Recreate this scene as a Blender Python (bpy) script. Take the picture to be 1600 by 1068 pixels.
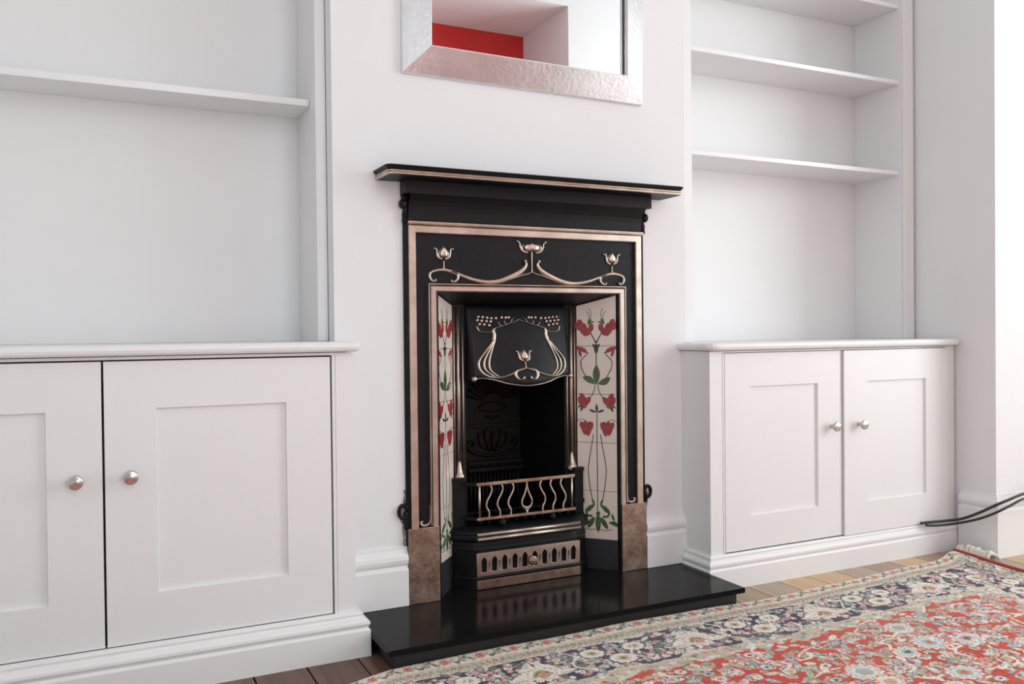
import bpy, bmesh, math, random
import numpy as np
from mathutils import Matrix, Vector
random.seed(7); rng = np.random.default_rng(7)
SC = bpy.context.scene
for o in list(bpy.data.objects): bpy.data.objects.remove(o)

# ------------------------------------------------------------------ camera
cam_data = bpy.data.cameras.new('camera'); cam = bpy.data.objects.new('camera', cam_data)
SC.collection.objects.link(cam)
cam_data.sensor_width = 36; cam_data.lens = 1340.5 / 1600 * 36; cam_data.clip_start = .02
R_ = (0.8986, -0.4386, -0.0103); U_ = (0.0144, 0.0060, 0.9999); F_ = (0.4385, 0.8987, -0.0117)
cam.matrix_world = Matrix(((R_[0], U_[0], -F_[0], -1.1886), (R_[1], U_[1], -F_[1], -2.2774),
                           (R_[2], U_[2], -F_[2], 0.8312), (0, 0, 0, 1)))
SC.camera = cam
# ------------------------------------------------------------------ world, daylight, exposure
w = bpy.data.worlds.new('sky'); SC.world = w; w.use_nodes = True
w.node_tree.nodes['Background'].inputs[0].default_value = (.86, .93, 1, 1)
w.node_tree.nodes['Background'].inputs[1].default_value = 1.0
def area(name, loc, rot, sx, sy, power, col=(1, 1, 1)):
    l = bpy.data.lights.new(name, 'AREA'); l.shape = 'RECTANGLE'; l.size = sx; l.size_y = sy
    l.energy = power; l.color = col
    o = bpy.data.objects.new(name, l); SC.collection.objects.link(o); o.location = loc; o.rotation_euler = rot
    return o
# daylight entering through the bay window in the right wall plus an added fill light at an unseen window behind the camera
area('bay_daylight', (3.06, -1.92, 1.55), (0, math.radians(90), 0), 2.4, 1.6, 93, (.94, .985, 1))
area('rear_fill_light', (-.42, -2.86, 1.55), (math.radians(90), 0, 0), 1.0, 2.4, 29, (.94, .985, 1))
SC.view_settings.view_transform = 'Standard'; SC.view_settings.look = 'None'
SC.view_settings.gamma = 1; SC.view_settings.use_curve_mapping = False
SC.view_settings.exposure = -0.25

# ------------------------------------------------------------------ materials
def mat(name, col, rough=.5, metal=0, var=0, vscale=8, col2=None, bump=0, bscale=200, spec=.5, coat=0):
    m = bpy.data.materials.new(name); m.use_nodes = True; nt = m.node_tree
    b = nt.nodes['Principled BSDF']
    b.inputs['Base Color'].default_value = (*col, 1); b.inputs['Roughness'].default_value = rough
    b.inputs['Metallic'].default_value = metal; b.inputs['Specular IOR Level'].default_value = spec
    b.inputs['Coat Weight'].default_value = coat
    tc = nt.nodes.new('ShaderNodeTexCoord')
    if var or col2:
        n = nt.nodes.new('ShaderNodeTexNoise'); n.inputs['Scale'].default_value = vscale
        n.inputs['Detail'].default_value = 6; n.inputs['Roughness'].default_value = .65
        nt.links.new(tc.outputs['Object'], n.inputs['Vector'])
        r = nt.nodes.new('ShaderNodeValToRGB'); r.color_ramp.elements[0].position = .35; r.color_ramp.elements[1].position = .68
        c2 = col2 or tuple(c * (1 - var) for c in col)
        r.color_ramp.elements[0].color = (*c2, 1); r.color_ramp.elements[1].color = (*col, 1)
        nt.links.new(n.outputs['Fac'], r.inputs['Fac']); nt.links.new(r.outputs['Color'], b.inputs['Base Color'])
    if bump:
        n2 = nt.nodes.new('ShaderNodeTexNoise'); n2.inputs['Scale'].default_value = bscale; n2.inputs['Detail'].default_value = 4
        nt.links.new(tc.outputs['Object'], n2.inputs['Vector'])
        bp = nt.nodes.new('ShaderNodeBump'); bp.inputs['Strength'].default_value = bump; bp.inputs['Distance'].default_value = .002
        nt.links.new(n2.outputs['Fac'], bp.inputs['Height']); nt.links.new(bp.outputs['Normal'], b.inputs['Normal'])
    return m
M = {}
M['wall'] = mat('wall_paint', (.875, .875, .88), .75, var=.02, vscale=3, bump=.12, bscale=70)
M['paint'] = mat('cabinet_paint', (.865, .867, .867), .42, bump=.05, bscale=120)
M['trim'] = mat('trim_paint', (.88, .882, .882), .38, bump=.06, bscale=40)
M['ceil'] = mat('ceiling_paint', (.87, .87, .87), .8)
M['red'] = mat('red_paint', (.74, .035, .035), .7, var=.1)
M['iron'] = mat('black_iron', (.0085, .0085, .010), .42, 0, var=.35, vscale=25, bump=.25, bscale=260, spec=.24)
M['soot'] = mat('sooty_iron', (.003, .003, .003), .55, 0, var=.4, vscale=18, bump=.3, bscale=150, spec=.2)
M['copper'] = mat('aged_copper', (.71, .625, .54), .36, 1, vscale=14, col2=(.51, .415, .34), bump=.12, bscale=300)
M['foot'] = mat('brown_pitted_copper', (.46, .375, .30), .42, 1, vscale=34, col2=(.24, .165, .115), bump=.5, bscale=260)
M['rust'] = mat('tarnished_copper', (.50, .38, .31), .42, 1, vscale=22, col2=(.28, .18, .13), bump=.25, bscale=260)
M['tile'] = mat('cream_glaze', (.80, .71, .625), .14, var=.03, vscale=10, coat=.3)
M['flower'] = mat('red_glaze', (.44, .055, .05), .15, vscale=110, col2=(.25, .02, .025))
M['pink'] = mat('pink_glaze', (.60, .19, .165), .15, vscale=90, col2=(.45, .09, .08))
M['maroon'] = mat('maroon_line', (.10, .012, .018), .2)
M['green'] = mat('green_glaze', (.085, .16, .055), .15, vscale=60, col2=(.035, .085, .03))
M['dkgreen'] = mat('dark_green_line', (.025, .045, .03), .2)
M['slate'] = mat('slate_skirt', (.028, .03, .036), .45, var=.3, vscale=30)
M['granite'] = mat('black_granite', (.006, .006, .006), .16, vscale=420, col2=(.012, .012, .012), spec=.06)
M['granite_edge'] = mat('black_granite_matt', (.012, .012, .012), .5, vscale=420, col2=(.02, .02, .02))
M['silver'] = mat('silver_leaf', (.90, .90, .905), .30, 1, vscale=9, col2=(.76, .76, .77), bump=.3, bscale=90)
M['mirror'] = mat('mirror_glass', (.93, .93, .93), .01, 1)
M['steel'] = mat('brushed_steel', (.62, .58, .55), .2, 1)
M['cable'] = mat('black_rubber', (.03, .028, .032), .4)
M['fringe'] = mat('wool_fringe', (.78, .74, .66), .9)
M['binding'] = mat('red_binding', (.42, .07, .045), .9, bump=.3, bscale=300)
M['filler'] = mat('plaster_filler', (.50, .47, .45), .9, vscale=90, col2=(.10, .09, .085), bump=.6, bscale=90)
M['dark'] = mat('dark_board', (.05, .05, .05), .8)
def wood(name, a, b):
    m = mat(name, a, .45); nt = m.node_tree; bs = nt.nodes['Principled BSDF']
    tc = nt.nodes.new('ShaderNodeTexCoord'); mp = nt.nodes.new('ShaderNodeMapping'); mp.inputs['Scale'].default_value = (60, 4, 20)
    n = nt.nodes.new('ShaderNodeTexNoise'); n.inputs['Scale'].default_value = 1.4; n.inputs['Detail'].default_value = 7
    r = nt.nodes.new('ShaderNodeValToRGB'); r.color_ramp.elements[0].position = .3; r.color_ramp.elements[1].position = .7
    r.color_ramp.elements[0].color = (*b, 1); r.color_ramp.elements[1].color = (*a, 1)
    nt.links.new(tc.outputs['Object'], mp.inputs['Vector']); nt.links.new(mp.outputs['Vector'], n.inputs['Vector'])
    nt.links.new(n.outputs['Fac'], r.inputs['Fac']); nt.links.new(r.outputs['Color'], bs.inputs['Base Color'])
    return m
WOODS = [wood('oak_tan', (.56, .39, .24), (.44, .29, .17)), wood('oak_honey', (.64, .45, .27), (.52, .35, .2)),
         wood('oak_brown', (.43, .31, .21), (.33, .23, .15)), wood('oak_grey', (.47, .37, .28), (.37, .28, .2))]
WOODS_RED = [wood('oak_russet', (.21, .11, .07), (.13, .065, .042)), wood('oak_dark_russet', (.17, .09, .06), (.10, .052, .037))]
# glass pane: lets daylight through
gm = bpy.data.materials.new('window_glass'); gm.use_nodes = True; nt = gm.node_tree; nt.nodes.clear()
o_ = nt.nodes.new('ShaderNodeOutputMaterial'); mx = nt.nodes.new('ShaderNodeMixShader'); tr = nt.nodes.new('ShaderNodeBsdfTransparent')
gl = nt.nodes.new('ShaderNodeBsdfGlossy'); gl.inputs['Roughness'].default_value = .02; mx.inputs[0].default_value = .06
nt.links.new(tr.outputs[0], mx.inputs[1]); nt.links.new(gl.outputs[0], mx.inputs[2]); nt.links.new(mx.outputs[0], o_.inputs[0])
M['glass'] = gm

# ------------------------------------------------------------------ helpers
def obj(name, me, m=None, parent=None, smooth=False):
    if isinstance(me, bmesh.types.BMesh):
        bm = me; bmesh.ops.recalc_face_normals(bm, faces=bm.faces[:]); me = bpy.data.meshes.new(name); bm.to_mesh(me); bm.free()
    if m is not None:
        me.materials.clear()
        for k in (m if isinstance(m, (list, tuple)) else [m]): me.materials.append(M[k] if isinstance(k, str) else k)
    if smooth:
        for p in me.polygons: p.use_smooth = True
    o = bpy.data.objects.new(name, me); SC.collection.objects.link(o)
    if parent is not None: o.parent = parent; o.matrix_parent_inverse = parent.matrix_world.inverted()
    return o
def thing(name, label, cat, loc=(0, 0, 0), group=None):
    o = bpy.data.objects.new(name, None); SC.collection.objects.link(o); o.location = loc
    o.empty_display_size = .05; o.matrix_world = Matrix.Translation(loc)
    return tag(o, label, cat, group)
def tag(o, label, cat, group=None):
    o['label'] = label; o['category'] = cat
    if group: o['group'] = group
    return o
def struct(o): o['kind'] = 'structure'; return o
def box(bm, x0, x1, y0, y1, z0, z1, bev=0):
    r = bmesh.ops.create_cube(bm, size=1); vs = r['verts']
    for v in vs:
        v.co.x = x0 if v.co.x < 0 else x1; v.co.y = y0 if v.co.y < 0 else y1; v.co.z = z0 if v.co.z < 0 else z1
    if bev:
        es = list({e for v in vs for e in v.link_edges})
        bmesh.ops.bevel(bm, geom=es, offset=bev, segments=2, profile=.6, affect='EDGES')
    return bm
def B(*a, bev=0): return box(bmesh.new(), *a, bev=bev)
def Bs(lst, bev=0):
    bm = bmesh.new()
    for a in lst: box(bm, *a, bev=bev)
    return bm
def catmull(pts, n=8):
    P = [np.array(p, float) for p in pts]; out = []
    for i in range(len(P) - 1):
        p0 = P[max(i - 1, 0)]; p1 = P[i]; p2 = P[i + 1]; p3 = P[min(i + 2, len(P) - 1)]
        for k in range(n):
            t = k / n
            out.append(.5 * (2 * p1 + (p2 - p0) * t + (2 * p0 - 5 * p1 + 4 * p2 - p3) * t * t + (3 * p1 - p0 - 3 * p2 + p3) * t ** 3))
    out.append(P[-1]); return out
def ribbon(bm, pts, wd, h, fmap, n=8):
    """half-round strap along a 2D line; wd = width or list per control point; fmap(a,b,height)->3D"""
    if not isinstance(wd, (list, tuple)): wd = [wd] * len(pts)
    Q = catmull([(*p, q) for p, q in zip(pts, wd)], n); rows = []
    for i, q in enumerate(Q):
        a = Q[max(i - 1, 0)][:2]; b = Q[min(i + 1, len(Q) - 1)][:2]; t = b - a; t = t / (np.linalg.norm(t) + 1e-9); nn = np.array([-t[1], t[0]])
        rows.append([bm.verts.new(fmap(q[0] + nn[0] * q[2] * k, q[1] + nn[1] * q[2] * k, h * hh))
                     for k, hh in ((-.5, -.1), (-.42, .55), (-.2, .95), (.2, .95), (.42, .55), (.5, -.1))])
    for r0, r1 in zip(rows, rows[1:]):
        for k in range(5): bm.faces.new((r0[k], r0[k + 1], r1[k + 1], r1[k]))
    bm.faces.new(rows[0]); bm.faces.new(rows[-1][::-1])
    return bm
def blob(bm, poly, h, fmap, mi=0):
    c = np.mean(np.array(poly), 0); rings = []
    for s, hh in ((1, -.1), (.985, .7), (.9, .95), (.45, 1)):
        rings.append([bm.verts.new(fmap(c[0] + (p[0] - c[0]) * s, c[1] + (p[1] - c[1]) * s, h * hh)) for p in poly])
    n = len(poly); fs = []
    for r0, r1 in zip(rings, rings[1:]):
        for k in range(n): fs.append(bm.faces.new((r0[k], r0[(k + 1) % n], r1[(k + 1) % n], r1[k])))
    fs.append(bm.faces.new(rings[-1]))
    for f in fs: f.material_index = mi
    return bm
def flat(bm, poly, h, fmap, mi=0):
    top = [bm.verts.new(fmap(p[0], p[1], h)) for p in poly]; bot = [bm.verts.new(fmap(p[0], p[1], -.0002)) for p in poly]
    n = len(poly); f = bm.faces.new(top); f.material_index = mi
    for k in range(n):
        f = bm.faces.new((top[k], bot[k], bot[(k + 1) % n], top[(k + 1) % n])); f.material_index = mi
    return bm
def tube(bm, pts, rad, n=8, sub=6, cap=True):
    if not isinstance(rad, (list, tuple)): rad = [rad] * len(pts)
    Q = catmull([(*p, q) for p, q in zip(pts, rad)], sub) if sub > 1 else [np.array((*p, q), float) for p, q in zip(pts, rad)]
    rows = []; up = Vector((.13, .27, .95)).normalized()
    for i, q in enumerate(Q):
        t = Vector(Q[min(i + 1, len(Q) - 1)][:3] - Q[max(i - 1, 0)][:3]).normalized()
        a = t.cross(up).normalized(); b = a.cross(t)
        rows.append([bm.verts.new(Vector(q[:3]) + (a * math.cos(k * 2 * math.pi / n) + b * math.sin(k * 2 * math.pi / n)) * q[3]) for k in range(n)])
    for r0, r1 in zip(rows, rows[1:]):
        for k in range(n): bm.faces.new((r0[k], r0[(k + 1) % n], r1[(k + 1) % n], r1[k]))
    if cap: bm.faces.new(rows[0][::-1]); bm.faces.new(rows[-1])
    return bm
def ball(bm, c, r, seg=12, sc=(1, 1, 1)):
    q = bmesh.ops.create_uvsphere(bm, u_segments=seg, v_segments=max(6, seg * 2 // 3), radius=r)
    for v in q['verts']: v.co = Vector((v.co.x * sc[0] + c[0], v.co.y * sc[1] + c[1], v.co.z * sc[2] + c[2]))
    return bm
def lathe_y(bm, prof, c, n=24):
    """prof: (distance in front of the surface, radius); turned about the y axis, sticking out to -y"""
    rows = [[bm.verts.new((c[0] + r * math.cos(2 * math.pi * k / n), c[1] - d, c[2] + r * math.sin(2 * math.pi * k / n))) for k in range(n)] for d, r in prof]
    for r0, r1 in zip(rows, rows[1:]):
        for k in range(n): bm.faces.new((r0[k], r0[(k + 1) % n], r1[(k + 1) % n], r1[k]))
    bm.faces.new(rows[0]); bm.faces.new(rows[-1][::-1]); return bm
def sweep(bm, path, prof, closed_prof=True):
    """path: plan points (x,y); prof: (outward, z). outward = to the right-hand side of travel; mitred"""
    P = [np.array(p, float) for p in path]; rows = []
    for i, p in enumerate(P):
        ns = []
        if i > 0: t = P[i] - P[i - 1]; ns.append(np.array([t[1], -t[0]]) / np.linalg.norm(t))
        if i < len(P) - 1: t = P[i + 1] - P[i]; ns.append(np.array([t[1], -t[0]]) / np.linalg.norm(t))
        m = sum(ns); m = m / np.linalg.norm(m); m = m / max(.3, float(m @ ns[0]))
        rows.append([bm.verts.new((p[0] + m[0] * u, p[1] + m[1] * u, z)) for u, z in prof])
    n = len(prof)
    for r0, r1 in zip(rows, rows[1:]):
        for k in range(n if closed_prof else n - 1): bm.faces.new((r0[k], r0[(k + 1) % n], r1[(k + 1) % n], r1[k]))
    if closed_prof: bm.faces.new(rows[0][::-1]); bm.faces.new(rows[-1])
    return bm
def extrude_x(bm, prof, x0, x1):
    a = [bm.verts.new((x0, y, z)) for y, z in prof]; b = [bm.verts.new((x1, y, z)) for y, z in prof]; n = len(prof)
    for k in range(n): bm.faces.new((a[k], a[(k + 1) % n], b[(k + 1) % n], b[k]))
    bm.faces.new(a); bm.faces.new(b[::-1]); return bm
def curve_plate(polys, depth, bev, fmap):
    """2D outline with holes -> plate; fmap(x, y, d) with d from -depth..depth"""
    cu = bpy.data.curves.new('tmp', 'CURVE'); cu.dimensions = '2D'; cu.fill_mode = 'BOTH'; cu.extrude = depth; cu.bevel_depth = bev; cu.bevel_resolution = 1
    for poly in polys:
        s = cu.splines.new('POLY'); s.points.add(len(poly) - 1); s.use_cyclic_u = True
        for p, q in zip(s.points, poly): p.co = (q[0], q[1], 0, 1)
    o = bpy.data.objects.new('tmp', cu); me = bpy.data.meshes.new_from_object(o)
    bpy.data.objects.remove(o); bpy.data.curves.remove(cu)
    for v in me.vertices: v.co = fmap(*v.co)
    return me
def ellipse(cx, cz, a, b, n=20, rot=0):
    return [(cx + a * math.cos(t) * math.cos(rot) - b * math.sin(t) * math.sin(rot), cz + a * math.cos(t) * math.sin(rot) + b * math.sin(t) * math.cos(rot)) for t in [2 * math.pi * k / n for k in range(n)]]

# ================================================================== THE ROOM
ZF = .015                                    # floor level
XL, XR, YB, ZC = -1.76, 3.0, -2.8, 3.25      # left wall, bay wall, wall behind the camera, ceiling
fl = struct(obj('floor', B(XL - .3, XR + .2, -3.7, .6, -.06, ZF - .018), 'dark'))
PW = .127; base = .667 - PW * 20
plank_meshes = {}
for k in range(-1, 40):
    x0 = base + k * PW
    if x0 + PW < XL or x0 > XR: continue
    cut = -.9 - 1.2 * random.random()
    for (ya, yb) in ((-2.8, cut), (cut, .02)):
        L = round(yb - ya, 1)
        o = obj('plank', B(-PW / 2 + .0020, PW / 2 - .0020, ya + .001, yb - .001, ZF - .018, ZF, bev=.001),
                random.choice(WOODS_RED) if x0 < -.3 else [WOODS[1], WOODS[1], WOODS[3], WOODS[2], WOODS[1], WOODS[2], WOODS[3]][k % 7], fl)
        o.location.x = x0 + PW / 2
struct(obj('ceiling', B(XL - .3, XR + .2, -3.7, .6, ZC, ZC + .1), 'ceil'))
# chimney breast: a solid pier with the fire opening left out
struct(obj('wall_chimney', Bs([(-.607, -.32, 0, .45, ZF, ZC), (.29, .553, 0, .45, ZF, ZC), (-.32, .29, 0, .45, .95, ZC), (-.32, .29, .33, .45, ZF, .95)]), 'wall'))
struct(obj('wall_back', Bs([(XL - .1, -.607, .36, .45, ZF, ZC), (.553, 1.80, .36, .45, ZF, ZC)]), 'wall'))
struct(obj('wall_left', B(XL - .12, XL, -3.6, .45, ZF, ZC), 'wall'))
# return wall beside the right cabinet, then the bay: pier face and window wall
struct(obj('wall_right', B(1.68, XR + .12, -.300, .45, ZF, ZC), 'wall'))
WY0, WY1, WZ0, WZ1 = -2.72, -1.12, .35, 2.75
struct(obj('wall_bay', Bs([(XR, XR + .12, -2.95, WY0, ZF, ZC), (XR, XR + .12, WY1, -.30, ZF, ZC), (XR, XR + .12, WY0, WY1, ZF, WZ0), (XR, XR + .12, WY0, WY1, WZ1, ZC)]), 'wall'))
# wall behind the camera: unseen tall window added for fill light, and an opening to a recess with a red end wall
GX0, GX1, GZ0, GZ1 = -.95, .10, .35, 2.75
OX0, OX1, OZ = .35, 1.715, 3.02
struct(obj('wall_front', Bs([(XL - .1, GX0, YB - .15, YB, ZF, ZC), (GX1, OX0, YB - .15, YB, ZF, ZC), (GX0, GX1, YB - .15, YB, ZF, GZ0), (GX0, GX1, YB - .15, YB, GZ1, ZC),
                            (OX0, OX1, YB - .15, YB, OZ, ZC), (OX1, XR + .12, YB - .15, YB, ZF, ZC),
                            (OX0 - .1, OX0, YB - .70, YB - .15, ZF, ZC), (OX1, OX1 + .1, YB - .70, YB - .15, ZF, ZC), (OX0, OX1, YB - .70, YB - .15, OZ, OZ + .1)]), 'wall'))
struct(obj('wall_red', B(OX0 - .1, OX1 + .1, YB - .80, YB - .67, ZF, ZC), 'red'))
def window(name, horiz, a0, a1, z0, z1, c):
    fr = Bs([])
    def bb(p0, p1, q0, q1, d=.03):
        if horiz: box(fr, p0, p1, c - d, c + d, q0, q1)
        else: box(fr, c - d, c + d, p0, p1, q0, q1)
    bb(a0, a0 + .06, z0, z1); bb(a1 - .06, a1, z0, z1); bb(a0, a1, z0, z0 + .07); bb(a0, a1, z1 - .06, z1); bb(a0, a1, (z0 + z1) / 2 - .025, (z0 + z1) / 2 + .025)
    mid = (a0 + a1) / 2; bb(mid - .02, mid + .02, z0, z1, .02)
    wn = struct(obj(name, fr, 'trim'))
    for (p0, p1) in ((a0 + .06, mid - .02), (mid + .02, a1 - .06)):
        for (q0, q1) in ((z0 + .07, (z0 + z1) / 2 - .025), ((z0 + z1) / 2 + .025, z1 - .06)):
            obj('pane', B(p0, p1, c - .003, c + .003, q0, q1) if horiz else B(c - .003, c + .003, p0, p1, q0, q1), 'glass', wn)
window('window_1', False, WY0, WY1, WZ0, WZ1, XR + .02)
window('fill_window', True, GX0, GX1, GZ0, GZ1, YB - .02)  # added out of view to carry the fill light
# skirting boards: flat with an ogee and bead cap
def skirt_prof(z0, z1, d):
    h = z1 - z0
    return [(0, z0), (d, z0), (d, z1 - .062), (d * .72, z1 - .058), (d * .62, z1 - .052), (d * .95, z1 - .044), (d * 1.05, z1 - .034), (d * .95, z1 - .024), (d * .55, z1 - .017), (d * .35, z1 - .008), (d * .3, z1), (0, z1)]
for nm, path, z0 in (('baseboard_chimney_left', [(-.600, 0), (-.412, 0)], .076), ('baseboard_chimney_right', [(.386, 0), (.545, 0)], .076),
                     ('baseboard_right', [(1.68, -.165), (1.68, -.300), (XR, -.300)], ZF), ('baseboard_left', [(XL, YB), (XL, -.2)], ZF), ('baseboard_bay', [(XR, -.3), (XR, YB)], ZF),
                     ('baseboard_front', [(GX1 + .28, YB), (XL, YB)], ZF)):
    struct(obj(nm, sweep(bmesh.new(), path, skirt_prof(z0, .238, .019)), 'trim'))

# ================================================================== CABINETS
KN = [(0, .0075), (.003, .0075), (.005, .0055), (.012, .0052), (.016, .008), (.020, .0150), (.0235, .0168), (.027, .0165), (.030, .0150), (.0305, .0135), (.0305, .0120), (.0318, .006), (.032, .001)]
def shaker_door(parent, x0, x1, z0, z1, p, y, knob, swing=0):
    """frame of two stiles and two rails round a recessed flat panel; p = panel opening x0,x1,z0,z1"""
    t = .022
    d = obj('door', Bs([(x0, p[0], y, y + t, z0, z1), (p[1], x1, y, y + t, z0, z1), (p[0], p[1], y, y + t, z0, p[2]), (p[0], p[1], y, y + t, p[3], z1)]), 'paint', parent)
    me = d.data
    bm = bmesh.new(); bm.from_mesh(me); bmesh.ops.remove_doubles(bm, verts=bm.verts[:], dist=1e-5)
    bm.to_mesh(me); bm.free()
    # bevelled inner lip and panel
    i = .0022
    bm = bmesh.new()
    yo, yi = y, y + .008
    ring0 = [(p[0], yo, p[2]), (p[1], yo, p[2]), (p[1], yo, p[3]), (p[0], yo, p[3])]
    ring1 = [(p[0] + i, yi, p[2] + i), (p[1] - i, yi, p[2] + i), (p[1] - i, yi, p[3] - i), (p[0] + i, yi, p[3] - i)]
    ring2 = [(a, y + .016, c) for a, _, c in ring1]
    V = [[bm.verts.new(c) for c in r] for r in (ring0, ring1, ring2)]
    for k in range(4):
        bm.faces.new((V[0][k], V[0][(k + 1) % 4], V[1][(k + 1) % 4], V[1][k])); bm.faces.new((V[1][k], V[1][(k + 1) % 4], V[2][(k + 1) % 4], V[2][k]))
    bm.faces.new(V[1]); bm.faces.new(V[2])
    obj('panel', bm, 'paint', d)
    kb = obj('knob', lathe_y(bmesh.new(), KN, (knob[0], y, knob[1])), 'steel', d, True); kb['label'] = 'round brushed steel knob'
    return d
def plinth_prof(z0, z1, d):
    return [(0, z0), (d, z0), (d, z1 - .046), (d * .93, z1 - .043), (d * .80, z1 - .040), (d * .86, z1 - .036), (d * .98, z1 - .030), (d * .95, z1 - .024), (d * .75, z1 - .019), (d * .52, z1 - .016), (d * .46, z1 - .012), (d * .50, z1 - .006), (d * .40, z1 - .002), (d * .15, z1), (0, z1)]
# ---- left cupboard
yL = -.142
cl = thing('cupboard', 'grey-white shaker cupboard with two knobbed doors, left of the fireplace', 'cupboard', (-1.18, .1, ZF), 'alcove cupboards')
x0, x1 = XL + .002, -.597
obj('carcass', Bs([(x0, x0 + .018, yL + .0225, .34, ZF, .784), (x1 - .018, x1, yL + .0225, -.001, ZF, .784), (x0 + .019, x1 - .019, -.02, -.003, .13, .783), (x0 + .019, x1 - .019, yL + .025, -.021, .110, .125)]), 'paint', cl)
st = obj('face_frame', Bs([(-.6425, x1, yL, yL + .022, .12, .784), (x0, -1.705, yL, yL + .022, .12, .784), (-1.705, -.6425, yL, yL + .022, .7775, .784)]), 'paint', cl)
for q in (-.6515, -1.706): obj('bead', B(q, q + .008, yL - .0015, yL + .02, .126, .7775, bev=.001), 'paint', cl)
obj('plinth', sweep(bmesh.new(), [(x0, yL), (x1, yL), (x1, -.002)], plinth_prof(ZF, .1265, .030)), 'trim', cl)
shaker_door(cl, -1.1695, -.6560, .1285, .7735, (-1.061, -.765, .2395, .6645), yL, (-1.1175, .512))
shaker_door(cl, -1.6960, -1.1745, .1285, .7735, (-1.590, -1.2855, .2395, .6645), yL, (-1.2285, .510))
# ---- right cupboard
cr = thing('cupboard', 'white shaker cupboard with black cables at its foot, right of the fireplace', 'cupboard', (1.1, .1, ZF), 'alcove cupboards')
x0, x1 = .5385, 1.672; yR = -.142
obj('carcass', Bs([(x0, x0 + .018, yR + .0222, -.001, ZF, .764), (x1 - .018, x1, yR + .0225, -.001, ZF, .764), (x0 + .019, x1 - .019, -.02, -.003, .13, .763), (x0 + .019, x1 - .019, yR + .025, -.021, .108, .1225)]), 'paint', cr)
obj('face_frame', Bs([(x0, .588, yR, yR + .022, .12, .764), (1.632, x1, yR, yR + .022, .12, .764), (.588, 1.632, yR, yR + .022, .7585, .764)]), 'paint', cr)
for q in (.5885, 1.6255): obj('bead', B(q, q + .006, yR - .0015, yR + .02, .124, .7585, bev=.001), 'paint', cr)
obj('plinth', sweep(bmesh.new(), [(x0, -.022), (x0, yR), (x1, yR)], plinth_prof(ZF, .1235, .019)), 'trim', cr)
shaker_door(cr, .5985, 1.1010, .127, .7565, (.7015, .9935, .2345, .6490), yR, (1.0535, .5015))
shaker_door(cr, 1.1055, 1.6225, .1255, .7565, (1.214, 1.5095, .2330, .6495), yR - .009, (1.1720, .5025))
# ---- worktops with a rounded nose
def worktop(name, label, pts, z0, z1):
    """plan outline with rounded corners, bull-nosed edge"""
    h = (z1 - z0) / 2; bm = bmesh.new(); rings = []
    c = np.mean(np.array(pts), 0)
    n = len(pts)
    P = [np.array(p) for p in pts]
    def inset(d):
        out = []
        for i in range(n):
            t0 = P[i] - P[i - 1]; t1 = P[(i + 1) % n] - P[i]
            n0 = np.array([-t0[1], t0[0]]) / np.linalg.norm(t0); n1 = np.array([-t1[1], t1[0]]) / np.linalg.norm(t1)
            m = n0 + n1; m /= np.linalg.norm(m); out.append(P[i] + m * d / max(.4, m @ n0))
        return out
    for a in (-90, -60, -30, 0, 30, 60, 90):
        s = math.radians(a); d = h * .85 * (1 - math.cos(s)); rings.append([bm.verts.new((*p, (z0 + z1) / 2 + h * math.sin(s))) for p in inset(d)])
    for r0, r1 in zip(rings, rings[1:]):
        for k in range(n): bm.faces.new((r0[k], r0[(k + 1) % n], r1[(k + 1) % n], r1[k]))
    bm.faces.new(rings[0][::-1]); bm.faces.new(rings[-1])
    return tag(obj(name, bm, 'trim', None), label, 'worktop', 'cupboard worktops')
def rc(cx, cy, r, a0, a1, k=5): return [(cx + r * math.cos(math.radians(a0 + (a1 - a0) * i / k)), cy + r * math.sin(math.radians(a0 + (a1 - a0) * i / k))) for i in range(k + 1)]
wl = worktop('worktop', 'grey-white painted worktop on the cupboard left of the fireplace', [(XL + .002, -.170)] + rc(-.596, -.155, .015, -90, 0) + [(-.581, -.001), (-.61, -.001), (-.61, .32), (XL + .002, .32)], .786, .811)
worktop('worktop', 'white painted worktop on the cupboard right of the fireplace', rc(.560, -.130, .04, 180, 270) + rc(1.6580, -.153, .017, -90, 0) + [(1.675, -.001), (1.675, .32), (.556, .32), (.556, -.001), (.520, -.001)], .766, .790)

# ================================================================== ALCOVE BOOKCASES
bl = thing('bookcase', 'built-in bookcase with one shelf showing, in alcove left of the fireplace', 'bookcase', (-1.18, .2, .811), 'alcove bookcases')
obj('back_panel', B(XL + .002, -.6085, .285, .300, .8115, ZC - .002), 'paint', bl)
obj('side_panel', B(-.635, -.6085, .072, .2845, .8115, ZC - .002), 'paint', bl)
obj('side_panel', B(XL + .002, XL + .025, .072, .2845, .8115, ZC - .002), 'paint', bl)
obj('stile', B(-.6365, -.6085, .060, .0715, .8115, ZC - .002, bev=.0015), 'trim', bl)
for z in (1.467, 2.02, 2.5):
    obj('shelf', B(XL + .026, -.6355, .130, .2845, z, z + .019, bev=.002), 'trim', bl)
br = thing('bookcase', 'built-in white bookcase with three shelves showing, in alcove beside the pier', 'bookcase', (1.1, .2, .79), 'alcove bookcases')
obj('back_panel', B(.5545, 1.6685, .2577, .272, .7905, ZC - .002), 'paint', br)
obj('side_panel', B(1.611, 1.6685, .034, .2572, .7905, ZC - .002), 'paint', br)
obj('side_panel', B(.5545, .587, .020, .2572, .7905, ZC - .002), 'paint', br)
obj('stile', B(1.616, 1.6695, .025, .0335, .7905, ZC - .002, bev=.0015), 'trim', br)
obj('stile', B(.5545, .589, .002, .0195, .7905, ZC - .002, bev=.002), 'trim', br)
for z in (1.4196, 1.767, 2.057, 2.5):
    obj('shelf', B(.5875, 1.6105, .0424, .2572, z, z + .0155, bev=.0015), 'trim', br)

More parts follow.
